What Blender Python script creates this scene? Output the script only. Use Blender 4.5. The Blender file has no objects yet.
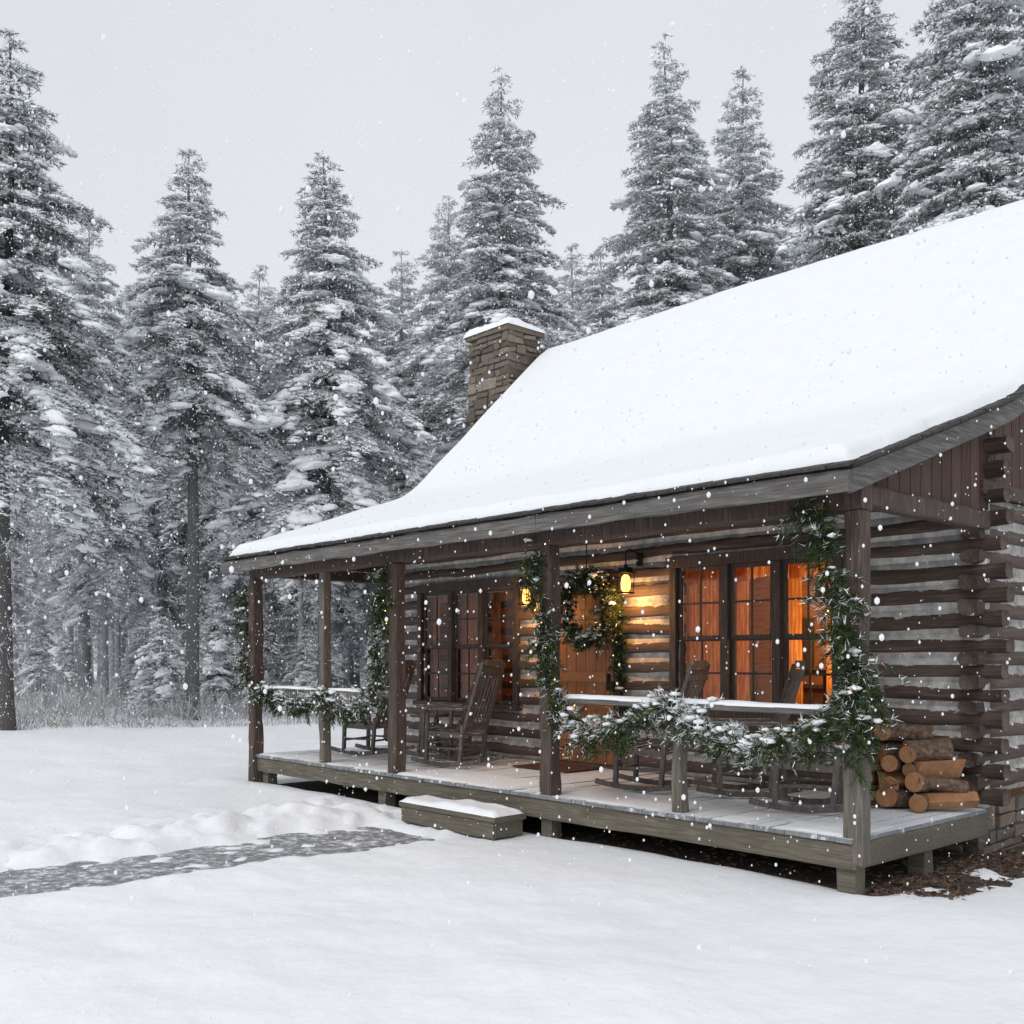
import bpy, math, random
import numpy as np
from mathutils import Vector, Matrix
random.seed(7); RNG=np.random.default_rng(11)
scene=bpy.context.scene
COL=scene.collection
# ------------------------------------------------------------------ frame of the cabin
TH=-math.radians(47.85); CA,SA=math.cos(TH),math.sin(TH)
CX,CY=2.48,7.4
def L(u,v,z=0.0):            # cabin coords (u = along the porch to the far end, v = into the house)
    a=-u
    return (CX+a*CA-v*SA, CY+a*SA+v*CA, z)
def toUV(x,y):
    dx=x-CX; dy=y-CY
    return -(dx*CA+dy*SA), (-dx*SA+dy*CA)
# ------------------------------------------------------------------ noise
TAB=np.random.default_rng(5).random((256,256))
def vn(x,y,s=0):
    x=np.asarray(x,float)+s*17.3; y=np.asarray(y,float)+s*9.1
    xi=np.floor(x).astype(int); yi=np.floor(y).astype(int)
    fx=x-xi; fy=y-yi; fx=fx*fx*(3-2*fx); fy=fy*fy*(3-2*fy)
    a=TAB[xi%256,yi%256]; b=TAB[(xi+1)%256,yi%256]; c=TAB[xi%256,(yi+1)%256]; d=TAB[(xi+1)%256,(yi+1)%256]
    return (a*(1-fx)+b*fx)*(1-fy)+(c*(1-fx)+d*fx)*fy-0.5
def fbm(x,y,s=0,o=4):
    r=0;A=1
    for i in range(o):
        r=r+A*vn(x*2**i,y*2**i,s+i); A*=.5
    return r
def sstep(e0,e1,x):
    t=np.clip((x-e0)/(e1-e0),0,1); return t*t*(3-2*t)
# ------------------------------------------------------------------ materials
def newmat(name):
    m=bpy.data.materials.new(name); m.use_nodes=True
    nt=m.node_tree; b=nt.nodes['Principled BSDF']
    return m,nt,b
def noise(nt,scale=(1,1,1),s=5,detail=6,rough=.6,coord='Object'):
    tc=nt.nodes.new('ShaderNodeTexCoord'); mp=nt.nodes.new('ShaderNodeMapping'); mp.inputs['Scale'].default_value=scale
    n=nt.nodes.new('ShaderNodeTexNoise'); n.inputs['Scale'].default_value=s; n.inputs['Detail'].default_value=detail; n.inputs['Roughness'].default_value=rough
    nt.links.new(tc.outputs[coord],mp.inputs[0]); nt.links.new(mp.outputs[0],n.inputs['Vector'])
    return n
def ramp(nt,src,stops):
    r=nt.nodes.new('ShaderNodeValToRGB'); e=r.color_ramp.elements
    while len(e)<len(stops): e.new(.5)
    for i,(p,c) in enumerate(stops):
        e[i].position=p; e[i].color=(*c,1) if len(c)==3 else c
    nt.links.new(src,r.inputs[0]); return r
def bump(nt,b,src,strength=.4,dist=.02):
    bp=nt.nodes.new('ShaderNodeBump'); bp.inputs['Strength'].default_value=strength; bp.inputs['Distance'].default_value=dist
    nt.links.new(src,bp.inputs['Height']); nt.links.new(bp.outputs[0],b.inputs['Normal'])
def mixc(nt,f,a,b_):
    m=nt.nodes.new('ShaderNodeMix'); m.data_type='RGBA'
    for sock,val in ((m.inputs[0],f),(m.inputs[6],a),(m.inputs[7],b_)):
        if isinstance(val,(int,float)): sock.default_value=val
        elif isinstance(val,tuple): sock.default_value=(*val,1)
        else: nt.links.new(val,sock)
    return m.outputs[2]
def wood(name,dark,mid,light,scale,snow=0.0,rough=.8,bs=.5,isl=0):
    m,nt,b=newmat(name)
    n=noise(nt,scale,6,6,.65); r=ramp(nt,n.outputs[0],[(.3,dark),(.5,mid),(.72,light)])
    n2=noise(nt,(1,1,1),2.3,3); c=mixc(nt,n2.outputs[0],r.outputs[0],tuple(x*.55 for x in mid))
    if isl:
        g2=nt.nodes.new('ShaderNodeNewGeometry'); r2=ramp(nt,g2.outputs['Random Per Island'],[(0,tuple(x*.6 for x in mid)),(.5,mid),(1,tuple((x+.03)*1.5 for x in mid))])
        c=mixc(nt,isl,c,r2.outputs[0])
    if snow>0:
        n3=noise(nt,(1,1,1),7,6,.7); g=nt.nodes.new('ShaderNodeNewGeometry'); sp=nt.nodes.new('ShaderNodeSeparateXYZ'); nt.links.new(g.outputs['Normal'],sp.inputs[0])
        a=nt.nodes.new('ShaderNodeMath'); a.operation='MULTIPLY_ADD'; nt.links.new(sp.outputs[2],a.inputs[0]); a.inputs[1].default_value=.35; nt.links.new(n3.outputs[0],a.inputs[2])
        rr=ramp(nt,a.outputs[0],[(.92-snow*.35,(0,0,0)),(1.02-snow*.35,(1,1,1))])
        c=mixc(nt,rr.outputs[0],c,(.75,.78,.82))
    nt.links.new(c,b.inputs['Base Color']); b.inputs['Roughness'].default_value=rough
    bump(nt,b,n.outputs[0],bs,.02); return m
def flat(name,col,rough=.7,s=20,var=.35,metal=0):
    m,nt,b=newmat(name); n=noise(nt,(1,1,1),s,5)
    r=ramp(nt,n.outputs[0],[(.3,tuple(x*(1-var) for x in col)),(.7,tuple(min(1,x*(1+var)) for x in col))])
    nt.links.new(r.outputs[0],b.inputs['Base Color']); b.inputs['Roughness'].default_value=rough; b.inputs['Metallic'].default_value=metal
    bump(nt,b,n.outputs[0],.3,.01); return m
def emis(name,col,st):
    m,nt,b=newmat(name); b.inputs['Base Color'].default_value=(*col,1); b.inputs['Emission Color'].default_value=(*col,1); b.inputs['Emission Strength'].default_value=st; return m
def snowmat(name,col=(.86,.885,.92),bs=.35,sc=9):
    m,nt,b=newmat(name); n=noise(nt,(1,1,1),sc,5,.62)
    r=ramp(nt,n.outputs[0],[(.25,tuple(x*.95 for x in col)),(.7,col)])
    nt.links.new(r.outputs[0],b.inputs['Base Color']); b.inputs['Roughness'].default_value=.85; b.inputs['Specular IOR Level'].default_value=.2
    bump(nt,b,n.outputs[0],bs,.03); return m
M={}
M['snow']=snowmat('snow',(.87,.89,.92),.45,8); M['roofsnow']=snowmat('roof_snow',(.81,.835,.865),.12,4)
M['log']=wood('log_wood',(.026,.018,.014),(.105,.072,.056),(.29,.235,.20),(.5,6,6),.34,.8,.8,.3)
M['logv']=wood('gable_log_wood',(.026,.018,.014),(.100,.069,.054),(.27,.22,.19),(6,.5,6),.42,.8,.8,.3)
M['chink']=flat('chinking',(.52,.50,.48),.9,9,.4)
M['post']=wood('post_wood',(.028,.018,.014),(.095,.064,.050),(.22,.18,.155),(9,9,.6),.1,.8,.8)
M['grey']=wood('weathered_wood',(.045,.043,.04),(.165,.155,.145),(.38,.37,.36),(.5,9,9),.2,.8,.9)
M['greyv']=wood('weathered_rake_wood',(.045,.043,.04),(.165,.155,.145),(.38,.37,.36),(9,.6,9),.2,.8,.9)
M['greypost']=wood('weathered_post',(.05,.045,.038),(.17,.15,.12),(.32,.30,.26),(9,9,.6),.1,.8,.8)
M['rim']=wood('deck_rim_wood',(.05,.045,.032),(.16,.142,.105),(.30,.27,.21),(.5,9,9),.12,.8,.8)
M['deck']=wood('deck_boards',(.10,.10,.10),(.23,.24,.255),(.42,.44,.48),(7,.6,5),1.0,.8,.5,.2)
M['board']=wood('gable_boards',(.02,.011,.008),(.085,.042,.029),(.16,.095,.07),(6,6,.5),.0,.8,.7,.35)
M['ceil']=wood('porch_ceiling_wood',(.02,.012,.009),(.07,.040,.028),(.13,.085,.06),(6,.5,5))
M['door']=wood('door_wood',(.13,.045,.015),(.32,.12,.035),(.45,.2,.075),(9,9,.5),0,.5,.3,.3)
M['frame']=wood('window_frame_wood',(.03,.022,.018),(.09,.069,.058),(.19,.155,.135),(8,8,.8))
M['inside']=wood('interior_wood',(.16,.07,.03),(.42,.21,.09),(.62,.38,.2),(.6,5,5))
M['chair']=wood('chair_wood',(.035,.028,.024),(.125,.108,.098),(.27,.245,.225),(5,5,1.5),.25,.8,.5,.2)
M['shingle']=flat('shingles',(.045,.043,.042),.9,30,.5)
M['iron']=flat('black_iron',(.02,.02,.02),.5,30,.3,.6)
M['dirt']=flat('bare_earth',(.055,.040,.03),1,9,.6)
M['bulb']=emis('lamp_glow',(1,.44,.09),4.5)
M['fairy']=emis('fairy_light',(1,.55,.2),5)
M['berry']=flat('red_berry',(.35,.03,.02),.4)
def curtain():
    m,nt,b=newmat('curtain_fabric'); n=noise(nt,(3,3,.6),7,5)
    r=ramp(nt,n.outputs[0],[(.35,(.50,.20,.07)),(.65,(.80,.47,.22))]); tr=nt.nodes.new('ShaderNodeBsdfTranslucent'); mx=nt.nodes.new('ShaderNodeMixShader'); mx.inputs[0].default_value=.65
    nt.links.new(r.outputs[0],b.inputs['Base Color']); nt.links.new(r.outputs[0],tr.inputs[0]); nt.links.new(b.outputs[0],mx.inputs[1]); nt.links.new(tr.outputs[0],mx.inputs[2]); nt.links.new(mx.outputs[0],nt.nodes['Material Output'].inputs[0]); return m
M['curtain']=curtain()
def glass():
    m=bpy.data.materials.new('window_glass'); m.use_nodes=True; nt=m.node_tree; nt.nodes.clear()
    o=nt.nodes.new('ShaderNodeOutputMaterial'); t=nt.nodes.new('ShaderNodeBsdfTransparent'); g=nt.nodes.new('ShaderNodeBsdfGlossy'); g.inputs['Roughness'].default_value=.05
    t.inputs[0].default_value=(.85,.82,.78,1)
    f=nt.nodes.new('ShaderNodeFresnel'); f.inputs[0].default_value=1.5; mx=nt.nodes.new('ShaderNodeMixShader')
    nt.links.new(f.outputs[0],mx.inputs[0]); nt.links.new(t.outputs[0],mx.inputs[1]); nt.links.new(g.outputs[0],mx.inputs[2]); nt.links.new(mx.outputs[0],o.inputs[0]); return m
M['glass']=glass()
def stone():
    m,nt,b=newmat('field_stone'); oi=nt.nodes.new('ShaderNodeNewGeometry')
    r=ramp(nt,oi.outputs['Random Per Island'],[(0,(.10,.085,.07)),(.3,(.30,.22,.15)),(.6,(.20,.175,.155)),(.8,(.36,.27,.18)),(1,(.42,.38,.31))])
    n=noise(nt,(1,1,1),14,6,.7); c=mixc(nt,n.outputs[0],r.outputs[0],(.09,.08,.07))
    nt.links.new(c,b.inputs['Base Color']); b.inputs['Roughness'].default_value=.9; bump(nt,b,n.outputs[0],.8,.04); return m
M['stone']=stone(); M['mortar']=flat('mortar',(.16,.14,.12),.95,20,.3)
def bark():
    m,nt,b=newmat('firewood_bark'); n=noise(nt,(3,3,3),9,6,.7); r=ramp(nt,n.outputs[0],[(.35,(.05,.03,.02)),(.6,(.2,.13,.09)),(.75,(.42,.32,.24))])
    nt.links.new(r.outputs[0],b.inputs['Base Color']); bump(nt,b,n.outputs[0],.8,.03); b.inputs['Roughness'].default_value=.9; return m
M['fbark']=bark()
M['fend']=wood('firewood_cut_end',(.15,.062,.026),(.36,.17,.075),(.55,.33,.17),(3,3,3),0,.8,.5,.3)
def treemat(name,col,haze,var=.4,rough=.9):
    m,nt,b=newmat(name); nt.nodes.remove(b); b=nt.nodes.new('ShaderNodeBsdfDiffuse'); nt.links.new(b.outputs[0],nt.nodes['Material Output'].inputs[0])
    g=nt.nodes.new('ShaderNodeNewGeometry')
    r=ramp(nt,g.outputs['Random Per Island'],[(0,tuple(x*(1-var) for x in col)),(1,tuple(min(.95,x*(1+var)) for x in col))])
    c=r.outputs[0]
    if haze:     # distance haze painted into the colour, amount taken from object colour
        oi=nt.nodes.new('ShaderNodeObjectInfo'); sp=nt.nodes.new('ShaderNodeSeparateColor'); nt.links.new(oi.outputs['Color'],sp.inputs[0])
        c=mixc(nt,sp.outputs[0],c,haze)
    nt.links.new(c,b.inputs['Color'])
    return m
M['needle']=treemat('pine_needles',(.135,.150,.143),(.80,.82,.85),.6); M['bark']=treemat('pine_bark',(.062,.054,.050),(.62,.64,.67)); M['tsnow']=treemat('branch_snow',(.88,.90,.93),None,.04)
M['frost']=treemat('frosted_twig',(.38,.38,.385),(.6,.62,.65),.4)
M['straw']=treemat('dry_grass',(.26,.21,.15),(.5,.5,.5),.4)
M['green']=treemat('garland_needles',(.036,.055,.028),None,.6)
M['green2']=treemat('garland_needles_light',(.085,.105,.045),None,.5)
# ------------------------------------------------------------------ mesh builder
class MB:
    def __init__(s): s.v=[]; s.f=[]; s.m=[]; s.n=0
    def add(s,V,F,mat=0):
        V=np.asarray(V,float).reshape(-1,3)
        s.v.append(V)
        for f in F: s.f.append(tuple(i+s.n for i in f)); s.m.append(mat)
        s.n+=len(V)
    def box(s,c,d,mat=0,R=None,jit=0):
        x,y,z=[q/2 for q in d]
        V=np.array([(-x,-y,-z),(x,-y,-z),(x,y,-z),(-x,y,-z),(-x,-y,z),(x,-y,z),(x,y,z),(-x,y,z)])
        if jit: V=V+RNG.normal(0,jit,V.shape)
        if R is not None: V=V@np.array(R.to_3x3()).T
        s.add(V+np.array(c),[(0,3,2,1),(4,5,6,7),(0,1,5,4),(1,2,6,5),(2,3,7,6),(3,0,4,7)],mat)
    def b2(s,u0,u1,v0,v1,z0,z1,mat=0,jit=0):    # box in cabin coords
        s.box((-(u0+u1)/2,(v0+v1)/2,(z0+z1)/2),(abs(u1-u0),abs(v1-v0),abs(z1-z0)),mat,None,jit)
    def beam(s,p0,p1,w,h,mat=0,jit=0):
        p0=Vector(p0);p1=Vector(p1);d=p1-p0
        q=d.to_track_quat('X','Z').to_matrix()
        s.box((p0+p1)/2,(d.length,w,h),mat,q,jit)
    def rough(s,p0,p1,w,h,mat=0,amp=.008,seg=.12):   # hewn timber with wavering faces
        p0=np.array(p0,float);p1=np.array(p1,float);d=p1-p0;Ln=np.linalg.norm(d);d/=Ln
        up=np.array((0,0,1.)) if abs(d[2])<.9 else np.array((0,1.,0)); sd=np.cross(up,d); sd/=np.linalg.norm(sd); up=np.cross(d,sd)
        k=max(2,int(Ln/seg)+1); S=random.random()*90; V=[];F=[]
        prof=[(-1,-.8),(-.8,-1),(.8,-1),(1,-.8),(1,.8),(.8,1),(-.8,1),(-1,.8)]
        for i in range(k):
            p=p0+d*Ln*i/(k-1)
            for j,(a,b) in enumerate(prof):
                e=amp*2*float(fbm(i*.45+S,j*.9+S,1,2)); V.append(p+sd*(a*(w/2+e))+up*(b*(h/2+e)))
        for i in range(k-1):
            for j in range(8): F.append((i*8+j,i*8+(j+1)%8,(i+1)*8+(j+1)%8,(i+1)*8+j))
        F.append(tuple(range(8))[::-1]); F.append(tuple((k-1)*8+j for j in range(8))); s.add(V,F,mat)
    def tube(s,pts,rad,n=8,mat=0,cap=True,capmat=None,rot=0):
        pts=[Vector(p) for p in pts]; V=[];F=[]
        for i,p in enumerate(pts):
            d=(pts[min(i+1,len(pts)-1)]-pts[max(i-1,0)]).normalized()
            a=Vector((0,0,1)) if abs(d.z)<.9 else Vector((1,0,0))
            x=d.cross(a).normalized(); y=x.cross(d)
            r=rad[i] if hasattr(rad,'__len__') else rad
            for k in range(n):
                t=2*math.pi*k/n+rot; V.append(p+x*math.cos(t)*r+y*math.sin(t)*r)
        for i in range(len(pts)-1):
            for k in range(n): F.append((i*n+k,i*n+(k+1)%n,(i+1)*n+(k+1)%n,(i+1)*n+k))
        base=s.n; s.add([tuple(v) for v in V],F,mat)
        if cap:
            cm=mat if capmat is None else capmat
            s.f.append(tuple(base+k for k in range(n))[::-1]); s.m.append(cm)
            b2=base+(len(pts)-1)*n; s.f.append(tuple(b2+k for k in range(n))); s.m.append(cm)
    def log(s,p0,p1,hy,hz,mat=0,axis='a'):
        p0=np.array(p0,float);p1=np.array(p1,float);Ln=np.linalg.norm(p1-p0); k=max(2,int(Ln/.22)+1); n=12
        V=[];F=[]; sd=random.random()*50; side=np.array((0,1,0)) if axis=='a' else np.array((1,0,0)); hz=hz*random.uniform(.86,1.14)
        for i in range(k):
            p=p0+(p1-p0)*i/(k-1); 
            for j in range(n):
                t=2*math.pi*j/n; c,q=math.cos(t),math.sin(t)
                cc=math.copysign(abs(c)**.6,c); qq=math.copysign(abs(q)**.6,q)
                rr=1+.34*float(fbm(i*.45+sd,j*.6+sd,0,2))
                wob=.035*float(vn(i*.25+sd*2,3.3))
                V.append(p+side*cc*hy*rr+np.array((0,0,1))*(qq*hz*rr+wob))
        for i in range(k-1):
            for j in range(n): F.append((i*n+j,i*n+(j+1)%n,(i+1)*n+(j+1)%n,(i+1)*n+j))
        F.append(tuple(range(n))); F.append(tuple((k-1)*n+j for j in range(n))[::-1]); s.add(V,F,mat)
    def snowcap(s,p0,p1,w,h,mat=0):
        p0=np.array(p0,float);p1=np.array(p1,float);d=p1-p0;Ln=np.linalg.norm(d);d/=Ln; sd=np.array((-d[1],d[0],0)); k=max(3,int(Ln/.06)); n=7; S=random.random()*40
        V=[];F=[]
        for i in range(k+1):
            e=min(1,math.sqrt(max(0,min(i,k-i)*Ln/k/.06))); p=p0+d*Ln*i/k
            for j in range(n):
                t=math.pi*j/(n-1); q=.75+.5*float(fbm(i*.18+S,j*.3+S,1,3))+.2
                V.append(p+sd*math.cos(t)*w/2*(1+.25*float(vn(i*.3+S,5+j*.1)))+np.array((0,0,math.sin(t)**.6*h*q*e if 0<j<n-1 else -.005)))
        for i in range(k):
            for j in range(n-1): F.append((i*n+j,(i+1)*n+j,(i+1)*n+j+1,i*n+j+1))
        s.add(V,F,mat)
    def stones(s,x0,x1,y0,y1,z0,z1,m=0,mm=1,hh=(.09,.2),ww=(.12,.4)):
        s.box(((x0+x1)/2,(y0+y1)/2,(z0+z1)/2),(x1-x0-.06,y1-y0-.06,z1-z0-.01),mm)
        for side in range(4):
            z=z0
            while z<z1-.02:
                h=min(random.uniform(*hh),z1-z)
                if z1-z-h<.07: h=z1-z
                a0,a1=(x0,x1) if side<2 else (y0,y1); a=a0
                while a<a1-.01:
                    w=random.uniform(*ww)
                    if a1-a-w<.1: w=a1-a
                    c=a+w/2; parts=[(z,h)] if (h<.14 or random.random()<.6) else [(z,h*.5),(z+h*.5,h*.5)]
                    for zz,h2 in parts:
                        p=random.uniform(-.015,.035); dep=.1; J=.009
                        if side==0: s.box((c,y0-p+dep/2,zz+h2/2),(w-.02,dep,h2-.02),m,None,J)
                        elif side==1: s.box((c,y1+p-dep/2,zz+h2/2),(w-.02,dep,h2-.02),m,None,J)
                        elif side==2: s.box((x0-p+dep/2,c,zz+h2/2),(dep,w-.02,h2-.02),m,None,J)
                        else: s.box((x1+p-dep/2,c,zz+h2/2),(dep,w-.02,h2-.02),m,None,J)
                    a+=w
                z+=h
    def build(s,name,mats,parent=None,smooth=False,bevel=0,link=True):
        me=bpy.data.meshes.new(name); me.from_pydata(np.concatenate(s.v).tolist(),[],s.f)
        for m in mats: me.materials.append(M[m])
        me.polygons.foreach_set('material_index',s.m); me.polygons.foreach_set('use_smooth',[smooth]*len(s.f)); me.update()
        o=bpy.data.objects.new(name,me); COL.objects.link(o)
        if parent: o.parent=parent
        if bevel:
            b=o.modifiers.new('bevel','BEVEL'); b.width=bevel; b.segments=2; b.limit_method='ANGLE'
        return o
def rawmesh(name,V,F3,mi,mats,smooth=None):   # triangles via numpy
    V=np.asarray(V,np.float32); F=np.asarray(F3,np.int32); me=bpy.data.meshes.new(name)
    me.vertices.add(len(V)); me.vertices.foreach_set('co',V.ravel()); k=F.shape[1]
    me.loops.add(F.size); me.loops.foreach_set('vertex_index',F.ravel()); me.polygons.add(len(F))
    me.polygons.foreach_set('loop_start',np.arange(0,F.size,k,dtype=np.int32)); me.polygons.foreach_set('loop_total',np.full(len(F),k,np.int32))
    me.polygons.foreach_set('material_index',np.asarray(mi,np.int32))
    if smooth is not None: me.polygons.foreach_set('use_smooth',np.asarray(smooth,bool))
    for m in mats: me.materials.append(M[m])
    me.update(calc_edges=True); me.validate(); return me
def obj(name,me,loc=(0,0,0),rz=0,sc=1,parent=None):
    o=bpy.data.objects.new(name,me); COL.objects.link(o); o.location=loc; o.rotation_euler=(0,0,rz); o.scale=(sc,sc,sc) if not hasattr(sc,'__len__') else sc
    if parent: o.parent=parent
    return o
def empty(name,loc=(0,0,0),rz=0):
    o=bpy.data.objects.new(name,None); COL.objects.link(o); o.location=loc; o.rotation_euler=(0,0,rz); o.empty_display_size=.2; return o
# ------------------------------------------------------------------ cabin
cab=empty('log_cabin',(CX,CY,0),TH)
DZ=.39; UE=8.77; WV=2.13; U0,U1=-.15,9.09; VE=-.35; VR=5.65; VB=9.75
def ztop(v):
    v=np.asarray(v,float); v=np.where(v>VR,2*VR-v,v)
    a=3.01+.34*(v-VE); b=4.00+.965*(v-2.56); k=.07
    return np.where(np.abs(a-b)<1.0, k*np.log(np.exp(a/k-60)+np.exp(b/k-60))+60*k, np.maximum(a,b))
wins=[(1.42,3.32,1.15,2.66),(5.98,7.92,1.1,2.6)]; door=(4.24,5.24,DZ,2.45)
ops=wins+[door]
def segs(u0,u1,z):
    out=[(u0,u1)]
    for o in ops:
        if o[2]-.03<z<o[3]+.03:
            n=[]
            for a,b in out:
                if o[0]>a and o[1]<b: n+=[(a,o[0]),(o[1],b)]
                else: n.append((a,b))
            out=n
    return out
SP=.215; Z0=.5; rows=[Z0+SP*i for i in range(15)]
w=MB()
for i,z in enumerate(rows):
    for a,b in segs(-.14-.06*random.random(),UE+.1,z):
        w.log((-a,WV+.05,z),(-b,WV+.05,z),.085,.066,0)
        w.b2(max(a,.0),min(b,UE-.05),WV+.0,WV+.09,z-SP/2,z+SP/2,1)
w.build('front_log_wall',['log','chink'],cab,True)
w=MB()
for u in (0.03,UE-.08):
    s=1 if u<1 else -1
    for i,z in enumerate(rows[:12]):
        z=z+SP/2
        w.log((-u-.05*s,WV-.12-.05*random.random(),z),(-u-.05*s,9.2,z),.085,.066,0,'v')
        w.b2(u+.02*s,u+.1*s,WV+.09,9.1,z-SP/2,z+SP/2,1)
for i,z in enumerate(rows): w.log((.14,9.15,z),(-UE-.1,9.15,z),.085,.072,0); 
w.b2(0.03,UE-.05,9.12,9.2,.4,3.6,1)
w.build('gable_log_walls',['logv','chink'],cab,True)
# gable boards
w=MB()
for u in (.0,UE-.05):
    v=WV+.02
    while v<9.1:
        zt=float(min(ztop(v),ztop(v+.17)))-.12; z0=3.18
        if zt>z0+.05: w.b2(u,u+.03+.008*random.random(),v,v+.165,z0,zt,0)
        v+=.175
    w.b2(u+.035,u+.06,WV+.1,9.0,3.1,3.6,0)
    w.b2(u-.03,u+.03,WV-.1,9.1,3.08,3.2,1)
    v=.1
    while v<WV-.05:
        zt=float(ztop(v))-.12; w.b2(u-.0,u+.03+.008*random.random(),v,v+.165,2.93,zt,0); v+=.175
w.build('gable_boards',['board','log'],cab,False,.004)
# roof shell
vs=np.concatenate([np.linspace(VE,1.6,6),np.linspace(1.8,3.4,14),np.linspace(3.8,VR,5),np.linspace(VR+.4,7.6,6),np.linspace(7.8,VB,10)])
def strip(mb,ua,ub,off0,off1,mat):
    V=[];F=[];n=len(vs)
    for u in (ua,ub):
        for off in (off0,off1):
            for v in vs: V.append((-u,v,float(ztop(v))+off))
    A,B,C,D=0,n,2*n,3*n
    for i in range(n-1):
        F+=[(A+i,A+i+1,C+i+1,C+i),(B+i,D+i,D+i+1,B+i+1),(A+i,B+i,B+i+1,A+i+1),(C+i,C+i+1,D+i+1,D+i)]
    F+=[(A,C,D,B),(A+n-1,B+n-1,D+n-1,C+n-1)]
    mb.add(V,F,mat)
w=MB(); strip(w,U0+.01,U1-.01,-.032,-.075,1); w.build('roof_deck',['shingle','ceil'],cab)
w=MB(); strip(w,U0-.02,U1+.02,0,-.03,0)
u=U0-.03
while u<U1+.03:
    ww=random.uniform(.11,.19); z=float(ztop(VE))
    w.box((-(u+ww/2),VE-.01-random.random()*.02,z+.004+.006*random.random()),(ww-.006,.14,.022),0,Matrix.Rotation(math.atan(.34),3,'X'),.002); u+=ww
v=VE
while v<2.3:
    l=random.uniform(.12,.2); w.box((-(U0-.015-.016*random.random()),v+l/2,float(ztop(v+l/2))+.006),(.12,l-.006,.022),0,Matrix.Rotation(math.atan(.34),3,'X'),.002); v+=l
w.build('roof_shingles',['shingle'],cab)
w=MB(); strip(w,U0-.012,U0+.032,-.034,-.20,0); strip(w,U1+.012,U1-.032,-.034,-.20,0); w.build('rake_boards',['greyv'],cab,False,.006)
w=MB()
a=U0-.01
for ln in (3.1,2.9,3.28):
    b=min(a+ln,U1+.01); w.rough((-a-.003,VE-.026,2.895+random.uniform(-.008,.008)),(-b+.003,VE-.026,2.895+random.uniform(-.008,.008)),.04,.15,0,.009); a=b
w.build('fascia_board',['grey'],cab)
w=MB()
w.rough((.08,0,2.84),(-UE-.12,0,2.84),.16,.2,0,.008)
w.rough((0,.09,2.85),(0,WV-.03,2.85),.12,.15,0,.006); w.rough((-UE,.09,2.85),(-UE,WV,2.85),.12,.15,0,.006)
for i in range(15):
    u=.3+i*.6
    if u<UE: w.beam((-u,VE+.03,float(ztop(VE+.03))-.14),(-u,WV,float(ztop(1.4))-.14+.34*(WV-1.4)),.06,.12,1)
w.build('porch_beams',['post','ceil'],cab)
# posts
w=MB()
def post(u,s,z0,mi,v=0,z1=2.735): w.rough((-u,v,z0),(-u,v,z1),s,s,mi,.009)
post(0,.15,.2,1,0,1.5); post(0,.14,1.5,0); post(3.16,.15,.36,0); post(5.62,.15,.36,0); post(7.13,.11,.36,1); post(UE,.15,0,0,-.06)
post(1.606,.10,.395,1,0,1.33)
w.build('porch_posts',['post','greypost'],cab,False)
# rails
w=MB()
w.rough((-.09,0,1.285),(-3.08,0,1.285),.12,.05,0,.004); w.rough((-5.7,0,1.265),(-7.07,0,1.265),.12,.05,0,.004); w.rough((-7.19,0,1.265),(-8.68,0,1.265),.12,.05,0,.004)
w.build('railings',['grey'],cab)
w=MB()
w.snowcap((-.1,0,1.308),(-3.07,0,1.308),.12,.036); w.snowcap((-5.71,0,1.288),(-7.06,0,1.288),.12,.034); w.snowcap((-7.2,0,1.288),(-8.67,0,1.288),.12,.034)
w.build('railing_snow',['snow'],cab,True)
# deck
w=MB(); u=-.02
while u<UE+.02:
    w.b2(u+.003,min(u+.14,UE+.04)-.003,-.09-.012*random.random(),WV-.02,.355,DZ+random.uniform(-.004,.004),0); u+=.14
w.build('deck_boards',['deck'],cab)
w=MB(); w.rough((0,-.052,.26),(-UE-.02,-.052,.26),.04,.185,0,.005,.2); w.rough((.01,-.07,.26),(.01,WV-.02,.26),.04,.185,0,.005,.2); w.rough((-UE-.02,-.03,.26),(-UE-.02,WV,.26),.04,.185,0,.005,.2)
for u in (0.08,3.2,5.9,8.6):
    for v in (.04,1.1): w.b2(u-.07,u+.07,v-.05,v+.09,-.1,.165,0,.003)
w.b2(.1,UE-.1,.6,.65,.2,.35,0); w.b2(.1,UE-.1,1.4,1.45,.2,.35,0)
w.build('deck_frame',['rim'],cab)
def drift(u0,u1,v0,v1,z,h,seed,name,thr=0.0):
    nu=int((u1-u0)/.05)+2; nv=int((v1-v0)/.05)+2
    uu,vv=np.meshgrid(np.linspace(u0,u1,nu),np.linspace(v0,v1,nv),indexing='ij')
    d=np.minimum(np.minimum(uu-u0,u1-uu),np.minimum(vv-v0,v1-vv))
    H=h*(.55+1.3*fbm(uu*1.3,vv*2.2,seed,5))*np.sqrt(np.clip(d/.09,0,1))*(1-thr*sstep(v0+.3*(v1-v0),v1,vv))
    H=np.where(d<.001,-.02,H)-.004
    V=np.stack([-uu,vv,z+H],-1).reshape(-1,3); I=np.arange(nu*nv).reshape(nu,nv)
    F=np.stack([I[:-1,:-1],I[:-1,1:],I[1:,1:],I[1:,:-1]],-1).reshape(-1,4)
    me=rawmesh(name,V,F,np.zeros(len(F)),['snow'],np.ones(len(F),bool)); return obj(name,me,parent=cab)
drift(.0,UE-.02,-.085,1.1,DZ+.001,.018,3,'deck_snow',1.6)
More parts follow.
